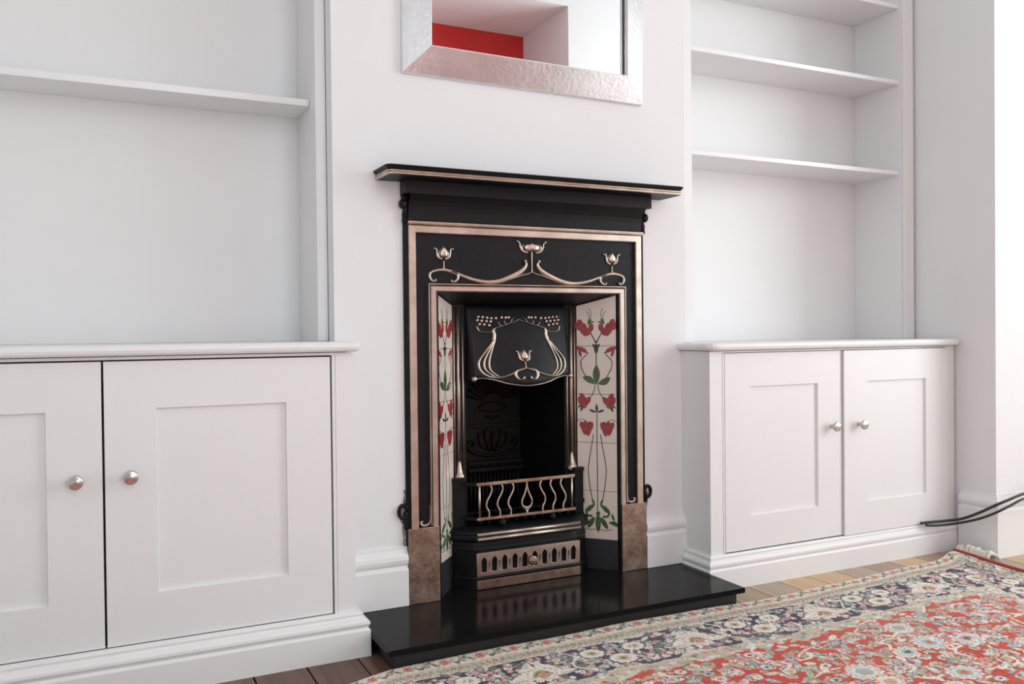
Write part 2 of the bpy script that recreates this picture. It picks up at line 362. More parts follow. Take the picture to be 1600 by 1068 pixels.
Rp = random.Random(9); L_ = []; R2 = []
for k in range(15):
    z = .205 + k * .0135; wd = .004 + .013 * math.exp(-((k - 8.5) / 2.2) ** 2) + .006 * math.exp(-((k - 4) / 1.5) ** 2) + Rp.uniform(-.003, .003); L_.append((-.4135 - wd, z)); R2.append((-.411, z))
obj('plaster_patch', flat(bmesh.new(), L_ + R2[::-1], .0012, lambda a, b, h: (a, -.0003 - max(h, 0), b)), 'filler', bpy.data.objects['wall_chimney'])['label'] = 'patch of broken grey plaster'

# ================================================================== HEARTH
he = thing('hearth', 'black polished granite hearth slab on a set-back plinth', 'hearth', (-.02, -.15, ZF))
obj('riser', B(-.548, .505, -.298, -.002, ZF + .0005, .0595), 'granite_edge', he)
obj('slab', B(-.5660, .5185, -.3215, -.0005, .060, .075, bev=.0012), 'granite', he)
obj('back_hearth', B(-.318, .288, .001, .325, .030, .0745), 'granite', he)

# ================================================================== FIREPLACE
CX = -.013; FP = -.006                         # centre line, panel face
fp = thing('fireplace', 'black cast iron art nouveau fireplace with copper ornament and flowered tile slips', 'fireplace', (CX, -.01, .075))
face = lambda a, b, h: (CX + a, FP - h, b)
HZ = .0752
# backing plate with the opening cut out
obj('surround', curve_plate([[(-.4, HZ), (-.3085, HZ), (-.3085, .949), (.3085, .949), (.3085, HZ), (.4, HZ), (.4, 1.15), (-.4, 1.15)]], .0026, 0, lambda x, y, d: (CX + x, FP + .003 + d * .9, y)), 'iron', fp)
def frame_bars(w0, w1, ztop0, ztop1, zb, y0, y1, bev=.002):
    bm = bmesh.new()
    o = [(-w1, zb), (-w1, ztop1), (w1, ztop1), (w1, zb)]; i = [(-w0, zb), (-w0, ztop0), (w0, ztop0), (w0, zb)]
    P = []
    for (ox, oz), (ix, iz) in zip(o, i):
        dx, dz = (ox - ix), (oz - iz); l = bev
        sx = math.copysign(l, dx) if dx else 0; sz = math.copysign(l, dz) if dz else 0
        P.append([(ox, y0, oz), (ox, y1 + l, oz), (ox - sx, y1, oz - sz), (ix + sx, y1, iz + sz), (ix, y1 + l, iz), (ix, y0, iz)])
    rows = [[bm.verts.new((CX + a, b, c)) for a, b, c in r] for r in P]
    for r0, r1 in zip(rows, rows[1:]):
        for k in range(6): bm.faces.new((r0[k], r0[(k + 1) % 6], r1[(k + 1) % 6], r1[k]))
    bm.faces.new(rows[0][::-1]); bm.faces.new(rows[-1]); return bm
obj('outer_frame', frame_bars(.3655, .387, 1.110, 1.131, .286, FP + .001, -.0165), 'copper', fp)['label'] = 'copper outer border strip'
obj('frame_line', frame_bars(.3255, .329, .9665, .970, .290, FP + .001, -.0145, .001), 'copper', fp)
obj('inner_frame', frame_bars(.3055, .3225, .9465, .9635, .286, FP + .004, -.0165, .003), 'copper', fp)['label'] = 'copper border strip of the fire opening'
obj('copper_bead', extrude_x(bmesh.new(), [(-.004, 1.131), (-.0190, 1.1315), (-.0225, 1.134), (-.0235, 1.1375), (-.0225, 1.141), (-.0190, 1.1435), (-.004, 1.145)], CX - .3905, CX + .3905), 'copper', fp, False)
for s in (-1, 1):
    a, b = sorted((s * .3055, s * .3975))
    obj('foot', B(CX + a, CX + b, -.0170, .004, HZ, .2865, bev=.0015), 'foot', fp)['label'] = 'pitted brown copper foot block'
    # curled copper stop at the foot of the black channel
    c = s * .347; bm = bmesh.new()
    ribbon(bm, [(c - s * .016, .345), (c - s * .0165, .310), (c - s * .013, .295), (c, .2905), (c + s * .010, .294), (c + s * .0115, .300), (c + s * .006, .303)], [.002, .003, .006, .008, .008, .007, .006], .006, face)
    obj('channel_stop', bm, 'copper', fp, True)
    # side lugs
    bm = bmesh.new(); zz = .335 if s < 0 else .318
    for k in range(16):
        pass
    tor = [(CX + s * .409 + .012 * math.cos(t), -.006, zz + .018 * math.sin(t)) for t in np.linspace(0, 2 * math.pi, 17)]
    tube(bm, tor, .0055, 8, 1); tube(bm, [(CX + s * .401, -.004, zz - .05), (CX + s * .404, -.006, zz - .02), (CX + s * .402, -.004, zz)], .005, 8, 4)
    obj('fixing_lug', bm, 'iron', fp, True)
# moulded frieze: cove running up to a square block, with side brackets
cove = [(0, 1.145), (-.014, 1.145), (-.0150, 1.156), (-.0165, 1.170), (-.0200, 1.184), (-.0265, 1.197), (-.0360, 1.207), (-.0420, 1.2125), (-.0460, 1.2135), (-.0460, 1.251), (0, 1.251)]
obj('frieze', extrude_x(bmesh.new(), cove[:8] + [(-.0425, 1.2135), (0, 1.2135)], CX - .387, CX + .387), 'iron', fp)
obj('frieze_block', B(CX - .4055, CX + .4055, -.0465, -.0005, 1.2135, 1.2500, bev=.001), 'iron', fp)
for s in (-1, 1):
    bm = bmesh.new()
    extr = [(.387, 1.146), (.400, 1.146), (.402, 1.160), (.398, 1.175), (.3985, 1.190), (.403, 1.204), (.4055, 1.2135), (.387, 1.2135)]
    flat(bm, [(p[0] * s, p[1]) for p in extr], .012, lambda a, b, h: (CX + a, -.002 - max(h, 0), b))
    ball(bm, (CX + s * .402, -.013, 1.188), .0125, 14, (.9, 1, 1.15)); ball(bm, (CX + s * .397, -.010, 1.143), .0075, 10)
    obj('side_bracket', bm, 'iron', fp, True)
# mantel shelf: top board, copper double bead along front and returns
mz = 1.2757
MH = .482
bm = bmesh.new()
def mantel_path(d, r):   # plan path round the front with rounded corners, inset d
    a = MH - d; y = -.120 + d
    return [(CX - a, -.0005)] + [(CX - a + r + r * math.cos(t), y + r + r * math.sin(t)) for t in np.linspace(math.pi, 1.5 * math.pi, 6)] + [(CX + a - r + r * math.cos(t), y + r + r * math.sin(t)) for t in np.linspace(1.5 * math.pi, 2 * math.pi, 6)] + [(CX + a, -.0005)]
def slab_ring(bm, ds):
    rows = [[bm.verts.new((*p, z)) for p in mantel_path(d, r)] for d, z, r in ds]; n = len(rows[0])
    for r0, r1 in zip(rows, rows[1:]):
        for k in range(n): bm.faces.new((r0[k], r0[(k + 1) % n], r1[(k + 1) % n], r1[k]))
    bm.faces.new(rows[0][::-1]); bm.faces.new(rows[-1]); return bm
sh = obj('mantel_shelf', slab_ring(bm, [(.0115, 1.2502, .012), (.010, 1.2540, .012), (.0095, 1.2625, .012), (.0055, 1.2660, .014), (.0020, 1.2700, .016), (0, 1.2725, .018), (.0005, 1.2745, .018), (.003, mz, .017)]), 'iron', fp)
bm = bmesh.new()
rows = [[bm.verts.new((*p, z)) for p in mantel_path(d, .012)] for d, z in ((.0100, 1.2500), (.0075, 1.2503), (.0050, 1.2520), (.0050, 1.2545), (.0070, 1.2568), (.0080, 1.2575), (.0060, 1.2590), (.0055, 1.2612), (.0070, 1.2632), (.0100, 1.2640))]
for r0, r1 in zip(rows, rows[1:]):
    for k in range(len(r0) - 1): bm.faces.new((r0[k], r0[k + 1], r1[k + 1], r1[k]))
obj('shelf_bead', bm, 'copper', sh)['label'] = 'double copper bead along the shelf edge'
# ---- swags and tulips on the top panel
HEART = [(0, 1), (.18, .72), (.45, .45), (.72, .12), (.80, -.25), (.66, -.55), (.38, -.68), (.14, -.60), (0, -.42), (-.14, -.60), (-.38, -.68), (-.66, -.55), (-.80, -.25), (-.72, .12), (-.45, .45), (-.18, .72)]
WIDE = [(0, .75), (.16, .45), (.42, .42), (.75, .40), (1.0, .10), (.98, -.30), (.70, -.58), (.35, -.55), (0, -.36), (-.35, -.55), (-.70, -.58), (-.98, -.30), (-1.0, .10), (-.75, .40), (-.42, .42), (-.16, .45)]
def tulip(parent, cx, cz, sx, sz, fm, wide=False, h=.006, stem=None):
    shp = WIDE if wide else HEART
    cup = blob(bmesh.new(), [(cx + p[0] * sx * 1.20, cz - .0004 + p[1] * sz * 1.17) for p in shp], h * .75, fm)
    bm = bmesh.new(); blob(bm, [(cx + p[0] * sx * 1.40, cz - .0010 + p[1] * sz * 1.28) for p in shp], h * .5, fm)
    for s in (-1, 1):
        if wide: pts = [(cx + s * sx * .55, cz - sz * .95), (cx + s * sx * 1.15, cz - sz * .72), (cx + s * sx * 1.50, cz - sz * .05), (cx + s * sx * 1.58, cz + sz * .60), (cx + s * sx * 1.95, cz + sz * .98)]
        else: pts = [(cx + s * sx * .35, cz - sz * 1.05), (cx + s * sx * 1.15, cz - sz * .70), (cx + s * sx * 1.35, cz - sz * .05), (cx + s * sx * 1.45, cz + sz * .55), (cx + s * sx * 2.0, cz + sz * .62)]
        ribbon(bm, pts, [.0045, .006, .0055, .005, .0055], h * .8, fm, 6)
    t = obj('tulip', bm, 'copper', parent, True)
    bm = bmesh.new(); blob(bm, [(cx + p[0] * sx, cz + p[1] * sz) for p in shp], h * 1.15, fm)
    obj('tulip_heart', bm, 'copper', t, True); obj('tulip_heart', cup, 'iron', t, True)
    if stem:
        bm = ribbon(bmesh.new(), stem, [.004] * (len(stem) - 1) + [.007], h * .75, fm, 5); obj('stem', bm, 'copper', t, True)
for s in (-1, 1):
    tulip(fp, s * .281, 1.0575, .0150, .0180, face, stem=[(s * .281, 1.034), (s * .281, 1.018), (s * .281, 1.006)])
    bm = bmesh.new(); c = s * .281; i = -s
    ribbon(bm, [(c - i * .028, .976), (c - i * .036, .978), (c - i * .043, .988), (c - i * .040, 1.000), (c - i * .022, 1.007), (c, 1.009), (c + i * .022, 1.005), (c + i * .055, .994), (c + i * .095, .982), (c + i * .140, .9765), (c + i * .180, .982), (c + i * .222, .998), (c + i * .250, 1.014), (c + i * .262, 1.030), (c + i * .256, 1.041)],
           [.005, .007, .008, .008, .009, .011, .010, .010, .012, .014, .016, .017, .014, .009, .007], .0065, face)
    ribbon(bm, [(c + i * .022, 1.006), (c + i * .040, .998), (c + i * .043, .986), (c + i * .034, .977), (c + i * .024, .976), (c + i * .022, .981)], [.008, .009, .008, .007, .005, .004], .0065, face)
    ball(bm, (CX + c - i * .026, FP - .004, .979), .0042, 8); ball(bm, (CX + c + i * .258, FP - .005, 1.040), .0048, 8)
    ribbon(bm, [(c + i * .165, .975), (c + i * .215, .988), (c + i * .250, .999), (c + i * .268, 1.003), (c + i * .279, 1.008)], [.002, .003, .004, .004, .003], .005, face)
    obj('swag', bm, 'copper', fp, True)['label'] = 'curling copper swag'
tulip(fp, 0, 1.0825, .0255, .0180, face, True, stem=[(0, 1.070), (0, 1.045), (0, 1.018), (0, 1.008)])

# ---- splayed recess: top slope, tile slips, dark skirts
ZT0, ZT1 = .946, .913; YF, YK = -.006, .100; WF, WK = .3050, .2130
bm = bmesh.new()
def quadplate(bm, pts, off):
    a = [bm.verts.new(p) for p in pts]; b = [bm.verts.new((p[0] + off[0], p[1] + off[1], p[2] + off[2])) for p in pts]
    bm.faces.new(a); bm.faces.new(b[::-1])
    for k in range(4): bm.faces.new((a[k], a[(k + 1) % 4], b[(k + 1) % 4], b[k]))
    return bm
quadplate(bm, [(CX - WF - .003, YF + .004, ZT0 + .002), (CX + WF + .003, YF + .004, ZT0 + .002), (CX + WK + .004, YK, ZT1 + .002), (CX - WK - .004, YK, ZT1 + .002)], (0, .0, .006))
obj('head_slope', bm, 'iron', fp)
TZ0 = .170; TH = .1535
def lerp(a, b, t): return a + (b - a) * t
# tile paintings are drawn once in slip coordinates: a -1..1 across, z in metres
def pz(y): return TZ0 + (1035 - y) / 1010 * (ZT1 + .012 - TZ0)
def pa(x): return (x - 145) / 92
PET = [(0, -1), (.45, -.75), (.72, -.2), (.78, .35), (.5, .85), (.12, 1), (-.25, .9), (-.6, .5), (-.75, -.1), (-.5, -.7)]
HALF = .0735
def petal(c, L, W, ang):
    ca, sa = math.cos(ang), math.sin(ang)
    return [(c[0] + (p[0] * W * ca - p[1] * L * sa), c[1] + (p[0] * W * sa + p[1] * L * ca)) for p in PET]
def leaf(c, L, W, ang, bend=0):
    up = []; dn = []
    for k in range(9):
        t = k / 8; wd = W * math.sin(math.pi * t) ** .8 + .0002; yy = (t - .5) * 2 * L; xx = bend * (1 - (2 * t - 1) ** 2)
        up.append((xx + wd, yy)); dn.append((xx - wd, yy))
    P = [(p[0] * 1.2, p[1] * 1.1) for p in up + dn[::-1]]; ca, sa = math.cos(ang), math.sin(ang)
    return [(c[0] + p[0] * ca - p[1] * sa, c[1] + p[0] * sa + p[1] * ca) for p in P]
def grow(poly, k):
    c = np.mean(np.array(poly), 0); out = []
    for p in poly:
        d = np.array(p) - c; l = np.linalg.norm(d); out.append(tuple(c + d * (1 + k / max(l, .002))))
    return out
def pt(x, y): return (pa(x) * HALF, pz(y))
def build_slip(side):
    # local (u across, z, h out of the glaze) -> world on the splayed plane
    p0 = np.array([CX + side * (WF - .0045), YF + .008]); p1 = np.array([CX + side * (WK + .001), YK])
    if side < 0: p0, p1 = p0, p1
    mid = (p0 + p1) / 2; d = (p1 - p0); Lh = np.linalg.norm(d) / 2; d = d / np.linalg.norm(d)
    nrm = np.array([-d[1], d[0]]);  nrm = nrm if nrm[1] < 0 else -nrm
    # u runs left to right in the picture: on the right slip from the back edge to the front edge
    ud = d if side < 0 else -d
    def fm(u, z, h): return (mid[0] + ud[0] * u + nrm[0] * h, mid[1] + ud[1] * u + nrm[1] * h, z)
    tiles = []
    for k in range(5):
        z0 = TZ0 + k * TH + .0006; z1 = TZ0 + (k + 1) * TH - .0006
        bm = bmesh.new()
        if k == 4:   # top tile cut along the sloping head
            zl, zr = (ZT0 - .0035, ZT1 - .001) if side < 0 else (ZT1 - .001, ZT0 - .0035)
        else: zl = zr = z1
        g = .0009
        poly = [(-Lh, z0), (Lh, z0), (Lh, zr), (-Lh, zl)]; pin = [(-Lh + g, z0 + g), (Lh - g, z0 + g), (Lh - g, zr - g), (-Lh + g, zl - g)]
        rows = [[bm.verts.new(fm(a, z, -.006)) for a, z in poly], [bm.verts.new(fm(a, z, -.0006)) for a, z in poly], [bm.verts.new(fm(a, z, 0)) for a, z in pin]]
        for r0, r1 in zip(rows, rows[1:]):
            for q in range(4): bm.faces.new((r0[q], r0[(q + 1) % 4], r1[(q + 1) % 4], r1[q]))
        bm.faces.new(rows[0][::-1]); bm.faces.new(rows[-1])
        tiles.append(obj('tile', bm, 'tile', fp))
    def host(z): return tiles[min(4, max(0, int((z - TZ0) / TH)))]
    def add(name, polys, mats, z):
        bm = bmesh.new(); e = .0003
        for i, (poly, mi) in enumerate(polys): flat(bm, poly, e + i * .00003, fm, mi)
        return obj(name, bm, mats, host(z))
    def stem(pts, wd=.0022, name='stem', mt='dkgreen'):
        wd *= 1.3
        P = [pt(*p) for p in pts]; bm = bmesh.new()
        Q = catmull(P, 8); lo = []; hi = []
        for i, q in enumerate(Q):
            t = Q[min(i + 1, len(Q) - 1)] - Q[max(i - 1, 0)]; t = t / (np.linalg.norm(t) + 1e-9)
            lo.append((q[0] - t[1] * wd / 2, q[1] + t[0] * wd / 2)); hi.append((q[0] + t[1] * wd / 2, q[1] - t[0] * wd / 2))
        for i in range(len(Q) - 1): flat(bm, [lo[i], lo[i + 1], hi[i + 1], hi[i]], .00028, fm)
        obj(name, bm, mt, host(np.mean([p[1] for p in P])))
    mir = lambda L, s: [(145 + s * (x - 145), y) for x, y in L]
    sx = lambda x, s: 145 + s * (x - 145)
    def flower(x, y, s, spec, L, green=None):
        """spec: list of (dx, dy, length, width, angle deg, material) petals about (x,y) in crop pixels"""
        polys = []
        for dx, dy, l, w_, a, mi in spec:
            l, w_ = l * 1.22, w_ * 1.28; c = pt(sx(x + dx * 1.12, s), y + dy * 1.15); p = petal(c, l, w_, math.radians(a) * s)
            if s < 0: p = [(2 * c[0] - q[0], q[1]) for q in petal(c, l, w_, math.radians(a))]
            polys.append((grow(p, .0009), 2)); polys.append((p, mi))
        f = add('flower', polys, ['flower', 'pink', 'maroon'], pt(x, y)[1])
    for s in (-1, 1):
        # drooping pair at the top
        flower(190, 138, s, [(28, -8, .0125, .0095, -35, 1), (18, -18, .011, .009, -20, 0), (-14, 12, .0125, .008, 30, 1), (-22, -2, .011, .008, 10, 0), (2, 6, .017, .0105, -5, 0), (12, 0, .0165, .009, -12, 0)], 0)
        stem(mir([(171, 104), (166, 85), (168, 66), (176, 54)], s), .0015); stem(mir([(176, 104), (174, 88), (178, 74), (186, 66)], s), .0014)
        add('leaf', [(leaf(pt(sx(172, s), 110), .010, .0045, math.radians(25 * s)), 0), (leaf(pt(sx(160, s), 112), .006, .002, math.radians(70 * s)), 0)], ['green'], pt(172, 110)[1])
        stem(mir([(170, 155), (158, 176), (147, 200)], s), .0028)
        # small curled flower and its looping stem
        flower(196, 232, s, [(12, -6, .016, .0055, -75, 1), (4, 0, .014, .0055, -65, 0), (14, 12, .009, .004, -20, 1)], 0)
        stem(mir([(178, 240), (192, 258), (208, 276), (207, 305), (196, 330), (186, 346)], s), .0022)
        # leaves of the middle cluster
        add('leaf', [(leaf(pt(sx(177, s), 360), .021, .0085, math.radians(-62 * s), .003), 0)], ['green'], pt(177, 360)[1])
        stem(mir([(150, 372), (154, 400), (165, 425), (178, 440)], s), .002)
        # third flowers
        flower(194, 452, s, [(8, -18, .011, .0075, -25, 1), (16, -2, .0125, .0075, -15, 0), (-12, -4, .012, .007, 30, 1), (-2, 4, .0145, .008, 10, 0)], 0)
        add('leaf', [(leaf(pt(sx(206, s), 478), .011, .0035, math.radians(25 * s)), 0), (leaf(pt(sx(214, s), 470), .008, .0025, math.radians(60 * s)), 0)], ['dkgreen'], pt(206, 478)[1])
        # fourth flowers with tendril
        flower(184, 560, s, [(18, -4, .0125, .008, -20, 1), (-12, -2, .013, .008, 22, 1), (12, 10, .0135, .008, -12, 0), (-4, 12, .0145, .0085, 8, 0), (6, -8, .0115, .0075, 0, 0)], 0)
        stem(mir([(188, 545), (196, 530), (212, 526), (228, 536)], s), .0014)
        add('leaf', [(leaf(pt(sx(192, s), 545), .008, .003, math.radians(-50 * s)), 0), (leaf(pt(sx(178, s), 543), .008, .0025, math.radians(30 * s)), 0)], ['dkgreen'], pt(192, 545)[1])
        stem(mir([(160, 588), (166, 630), (176, 690), (182, 742), (176, 810), (166, 868)], s), .0022)
        # scrolls and base leaves
        stem(mir([(166, 868), (160, 885), (168, 900), (184, 905), (192, 918), (186, 935), (166, 938)], s), .0055, 'scroll', 'green')
        add('leaf', [(leaf(pt(sx(178, s), 905), .013, .006, math.radians(35 * s)), 0), (leaf(pt(sx(172, s), 965), .020, .0065, math.radians(32 * s), 0), 0)], ['green'], pt(178, 905)[1])
        add('leaf', [(leaf(pt(sx(212, s), 970), .017, .0055, math.radians(70 * s), .004), 0), (leaf(pt(sx(208, s), 938), .012, .0035, math.radians(20 * s)), 0)], ['green'], pt(212, 960)[1])
        add('leaf', [(leaf(pt(sx(162, s), 490), .012, .003, math.radians(-70 * s)), 0)], ['dkgreen'], pt(162, 490)[1])
        stem(mir([(205, 990), (178, 996), (150, 992)], s), .0014)
    stem([(145, 190), (145, 240), (145, 305)], .0024); stem([(146, 500), (145, 640), (146, 780), (145, 915)], .0022)
    add('leaf', [(leaf(pt(145, 225), .016, .006, 0), 0), (leaf(pt(154, 214), .008, .003, math.radians(-30)), 0), (leaf(pt(136, 214), .008, .003, math.radians(30)), 0)], ['dkgreen'], pt(145, 225)[1])
    add('leaf', [(leaf(pt(145, 335), .029, .0095, 0), 0)], ['green'], pt(145, 335)[1])
    add('leaf', [(leaf(pt(145, 478), .013, .0035, 0), 0)], ['dkgreen'], pt(145, 478)[1])
    add('leaf', [(leaf(pt(147, 965), .028, .0075, 0), 0), (ellipse(*pt(147, 925), .007, .007, 12), 0)], ['green'], pt(147, 965)[1])
    # slate skirt under the tiles
    bm = bmesh.new(); poly = [(-Lh - .002, HZ), (Lh + .002, HZ), (Lh + .002, TZ0 - .0006), (-Lh - .002, TZ0 - .0006)]
    quadplate(bm, [fm(a, z, .001) for a, z in poly], (-nrm[0] * .008, -nrm[1] * .008, 0)); obj('skirt', bm, 'slate', fp)
for s in (-1, 1): build_slip(s)
for s in (-1, 1): obj('reveal', B(*sorted((CX + s * .3005, CX + s * .3052)), -.0130, .0035, .2870, .9460), 'iron', fp); obj('reveal', B(*sorted((CX + s * .3005, CX + s * .3052)), -.0140, .0035, HZ, .2865), 'iron', fp)

# ---- back plate: reeded columns and firebox
for s in (-1, 1):
    bm = bmesh.new(); box(bm, *sorted((CX + s * .1700, CX + s * .2135)), YK + .004, YK + .012, HZ, ZT1 + .002); obj('jamb', bm, 'iron', fp)
    for c, r in ((.208, .0032), (.1945, .0058), (.1795, .0030)):
        bm = bmesh.new(); zb = .415 if r > .005 else .405
        tube(bm, [(CX + s * c, YK + .003, zb), (CX + s * c, YK + .003, ZT1 - .006)], r, 10, 1)
        if r > .005:
            tube(bm, [(CX + s * c, YK + .002, .398), (CX + s * c, YK, .402), (CX + s * c, YK + .001, .412), (CX + s * c, YK + .003, .432), (CX + s * c, YK + .003, .446)], [.0175, .015, .010, .007, .0056], 12, 4)
        obj('reed', bm, 'copper', fp, True)
# firebox cheeks, back and top
xi = .170
bm = bmesh.new()
quadplate(bm, [(CX - xi, YK + .012, HZ), (CX - .100, .285, HZ), (CX - .100, .285, .92), (CX - xi, YK + .012, .92)], (-.006, 0, 0))
quadplate(bm, [(CX + xi, YK + .012, HZ), (CX + .100, .285, HZ), (CX + .100, .285, .92), (CX + xi, YK + .012, .92)], (.006, 0, 0))
quadplate(bm, [(CX - .108, .285, HZ), (CX + .108, .285, HZ), (CX + .108, .285, .92), (CX - .108, .285, .92)], (0, .008, 0))
quadplate(bm, [(CX - xi - .005, YK + .012, .915), (CX + xi + .005, YK + .012, .915), (CX + .11, .29, .915), (CX - .11, .29, .915)], (0, 0, .008))
fb = obj('firebox', bm, 'soot', fp)
bk = lambda a, b, h: (CX + a, .285 - h, b)
bm = bmesh.new()
for k in range(13):
    t = math.radians(15 + k * 150 / 12); ribbon(bm, [(.035 * math.cos(t), .60 + .03 * math.sin(t)), (.095 * math.cos(t), .60 + .10 * math.sin(t))], [.004, .010], .006, bk, 2)
ribbon(bm, [(-.05, .585), (-.03, .598), (0, .602), (.03, .598), (.05, .585), (.03, .574), (0, .57), (-.03, .574), (-.05, .585)], .005, .008, bk)
for k in range(5): ball(bm, (CX - .024 + k * .012, .283, .556 - .004 * (2 - abs(k - 2))), .005, 8)
obj('fan_relief', bm, 'soot', fb, True)
bm = bmesh.new()
for s in (-1, 1):
    ribbon(bm, [(0, .425), (s * .03, .43), (s * .06, .436), (s * .088, .452), (s * .092, .472), (s * .075, .478), (s * .068, .466), (s * .076, .460)], [.010, .012, .012, .012, .010, .008, .006, .005], .012, bk)
    ribbon(bm, [(s * .012, .44), (s * .022, .47), (s * .030, .505), (s * .018, .512)], [.008, .010, .008, .006], .010, bk)
    ribbon(bm, [(s * .02, .445), (s * .045, .465), (s * .050, .495), (s * .040, .500)], [.006, .008, .008, .006], .009, bk)
ribbon(bm, [(0, .44), (0, .505)], [.012, .016], .012, bk, 3)
obj('scroll_relief', bm, 'soot', fb, True)
for q in ((.268, .523, .532), (.262, .402, .412), (.255, .380, .392)): obj('ledge', B(CX - .099, CX + .099, q[0], .2845, q[1], q[2], bev=.002), 'soot', fb)
bm = bmesh.new()
for k in range(13): obj('fire_bar', tube(bmesh.new(), [(CX - .084 + k * .014, .276, .22), (CX - .084 + k * .014, .272, .375)], .005, 6, 1), 'soot', fb, True)
# ---- hood (canopy): bowed plate with copper ornament
def hood(a, v, h):
    n = max(0, 1 - (a / .172) ** 2)
    return (CX + a, YK - .002 - .040 * v - .030 * v * n - h * .985, .912 - .222 * v - h * .17)
bm = bmesh.new(); NX, NV = 28, 16
def vbot(a): return 1.0 + .085 * max(0, 1 - (a / .125) ** 2) - .012 * (abs(a) > .13)
g = [[bm.verts.new(hood(lerp(-.172, .172, i / NX) * lerp(1, .97, j / NV), vbot(lerp(-.172, .172, i / NX)) * j / NV, 0)) for i in range(NX + 1)] for j in range(NV + 1)]
g2 = [[bm.verts.new(hood(lerp(-.172, .172, i / NX) * lerp(1, .97, j / NV), vbot(lerp(-.172, .172, i / NX)) * j / NV, -.006)) for i in range(NX + 1)] for j in range(NV + 1)]
for j in range(NV):
    for i in range(NX):
        bm.faces.new((g[j][i], g[j][i + 1], g[j + 1][i + 1], g[j + 1][i])); bm.faces.new((g2[j][i], g2[j + 1][i], g2[j + 1][i + 1], g2[j][i + 1]))
for j in range(NV):
    bm.faces.new((g[j][0], g[j + 1][0], g2[j + 1][0], g2[j][0])); bm.faces.new((g[j][NX], g2[j][NX], g2[j + 1][NX], g[j + 1][NX]))
for i in range(NX): bm.faces.new((g[NV][i], g[NV][i + 1], g2[NV][i + 1], g2[NV][i])); bm.faces.new((g[0][i], g2[0][i], g2[0][i + 1], g[0][i + 1]))
hd = obj('hood', bm, 'iron', fp, True)
# side cheeks of the hood
for s in (-1, 1):
    bm = bmesh.new(); c = [hood(s * .171, 0, 0), hood(s * .168, .99, 0)]
    quadplate(bm, [(c[0][0], c[0][1], c[0][2]), (c[1][0], c[1][1], c[1][2]), (c[1][0], YK + .012, c[1][2] - .005), (c[0][0], YK + .012, c[0][2])], (-s * .004, 0, 0))
    obj('hood_cheek', bm, 'iron', hd)
bm = bmesh.new()
for s in (-1, 1):
    q = lambda L: [(s * a, b) for a, b in L]
    ribbon(bm, q([(0, .185), (.014, .215), (.030, .232), (.050, .262), (.068, .285), (.086, .312), (.090, .345), (.088, .39), (.092, .47)]), [0.0068, 0.0061, 0.0061, 0.0061, 0.0068, 0.0081, 0.0121, 0.0121, 0.0135], .005, hood)
    ribbon(bm, q([(.092, .47), (.122, .615), (.146, .76), (.141, .885), (.113, .962), (.073, .957), (.032, .895), (0, .853)]), [0.0121, 0.0074, 0.0074, 0.0095, 0.0135, 0.0121, 0.0095, 0.0108], .006, hood)
    ribbon(bm, q([(.091, .47), (.113, .62), (.130, .76), (.127, .87), (.104, .955)]), [0.0095, 0.0068, 0.0068, 0.0068, 0.0081], .0055, hood)
    ribbon(bm, q([(.090, .47), (.104, .62), (.115, .76), (.113, .87), (.092, .955)]), [0.0081, 0.0061, 0.0061, 0.0068, 0.0081], .005, hood)
    ribbon(bm, q([(.142, .28), (.134, .345), (.112, .360), (.090, .348)]), [0.0054, 0.0068, 0.0068, 0.0081], .005, hood)
    ribbon(bm, q([(.062, .28), (.070, .235), (.066, .225)]), .0035, .004, hood); ribbon(bm, q([(.045, .258), (.050, .215), (.046, .205)]), .003, .004, hood); ribbon(bm, q([(.028, .225), (.022, .180), (.012, .165)]), .003, .004, hood)
    ribbon(bm, q([(.006, .855), (.030, .880), (.038, .935), (.028, 1.0), (.012, .995)]), [0.0081, 0.0121, 0.0121, 0.0108, 0.0081], .0065, hood)
    for e in ((.012, .985),): ball(bm, hood(s * e[0], e[1], .003), .005, 8)
obj('vine', bm, 'copper', hd, True)['label'] = 'looping copper vine'
bm = bmesh.new()
rim = [(-.1635, .985), (-.140, .975), (-.107, .998), (-.060, 1.058), (0, 1.088), (.060, 1.058), (.107, .998), (.140, .975), (.1635, .985)]
ribbon(bm, rim, [.009, .008, .011, .014, .014, .014, .011, .008, .009], .007, hood)
for s in (-1, 1): ball(bm, hood(s * .1635, .985, .003), .0085, 10)
obj('rim', bm, 'copper', hd, True)
BERRY = [(.0345, .159), (.0443, .1625), (.058, .161), (.077, .171), (.0924, .172), (.106, .1635), (.1204, .155), (.1345, .1525), (.0958, .217), (.1095, .213), (.1245, .2075), (.1385, .1985), (.102, .269), (.118, .258), (.1325, .2515)]
bm = ball(bmesh.new(), (0, 0, 0), .0052, 10, (1, .8, 1)); bme = bpy.data.meshes.new('berry'); bm.to_mesh(bme); bm.free(); bme.materials.append(M['copper'])
for p in bme.polygons: p.use_smooth = True
for s in (-1, 1):
    for a, v in BERRY:
        o = bpy.data.objects.new('berry', bme); SC.collection.objects.link(o); o.parent = hd; o.location = hood(s * a, v, .0025)
HV = lambda a, b, h: hood(a, (.912 - b) / .222, h)
tulip(hd, 0, .912 - .222 * .675, .0135, .0180, HV, h=.006, stem=[(0, .742), (0, .730), (0, .722)])
# children of a part stay one level down: flatten tulip pieces that landed a level too deep
for o in list(SC.objects):
    if o.name.startswith('tulip_heart') or o.name.startswith('stem'):
        p = o.parent
        if p is not None and p.parent is hd: o.parent = hd

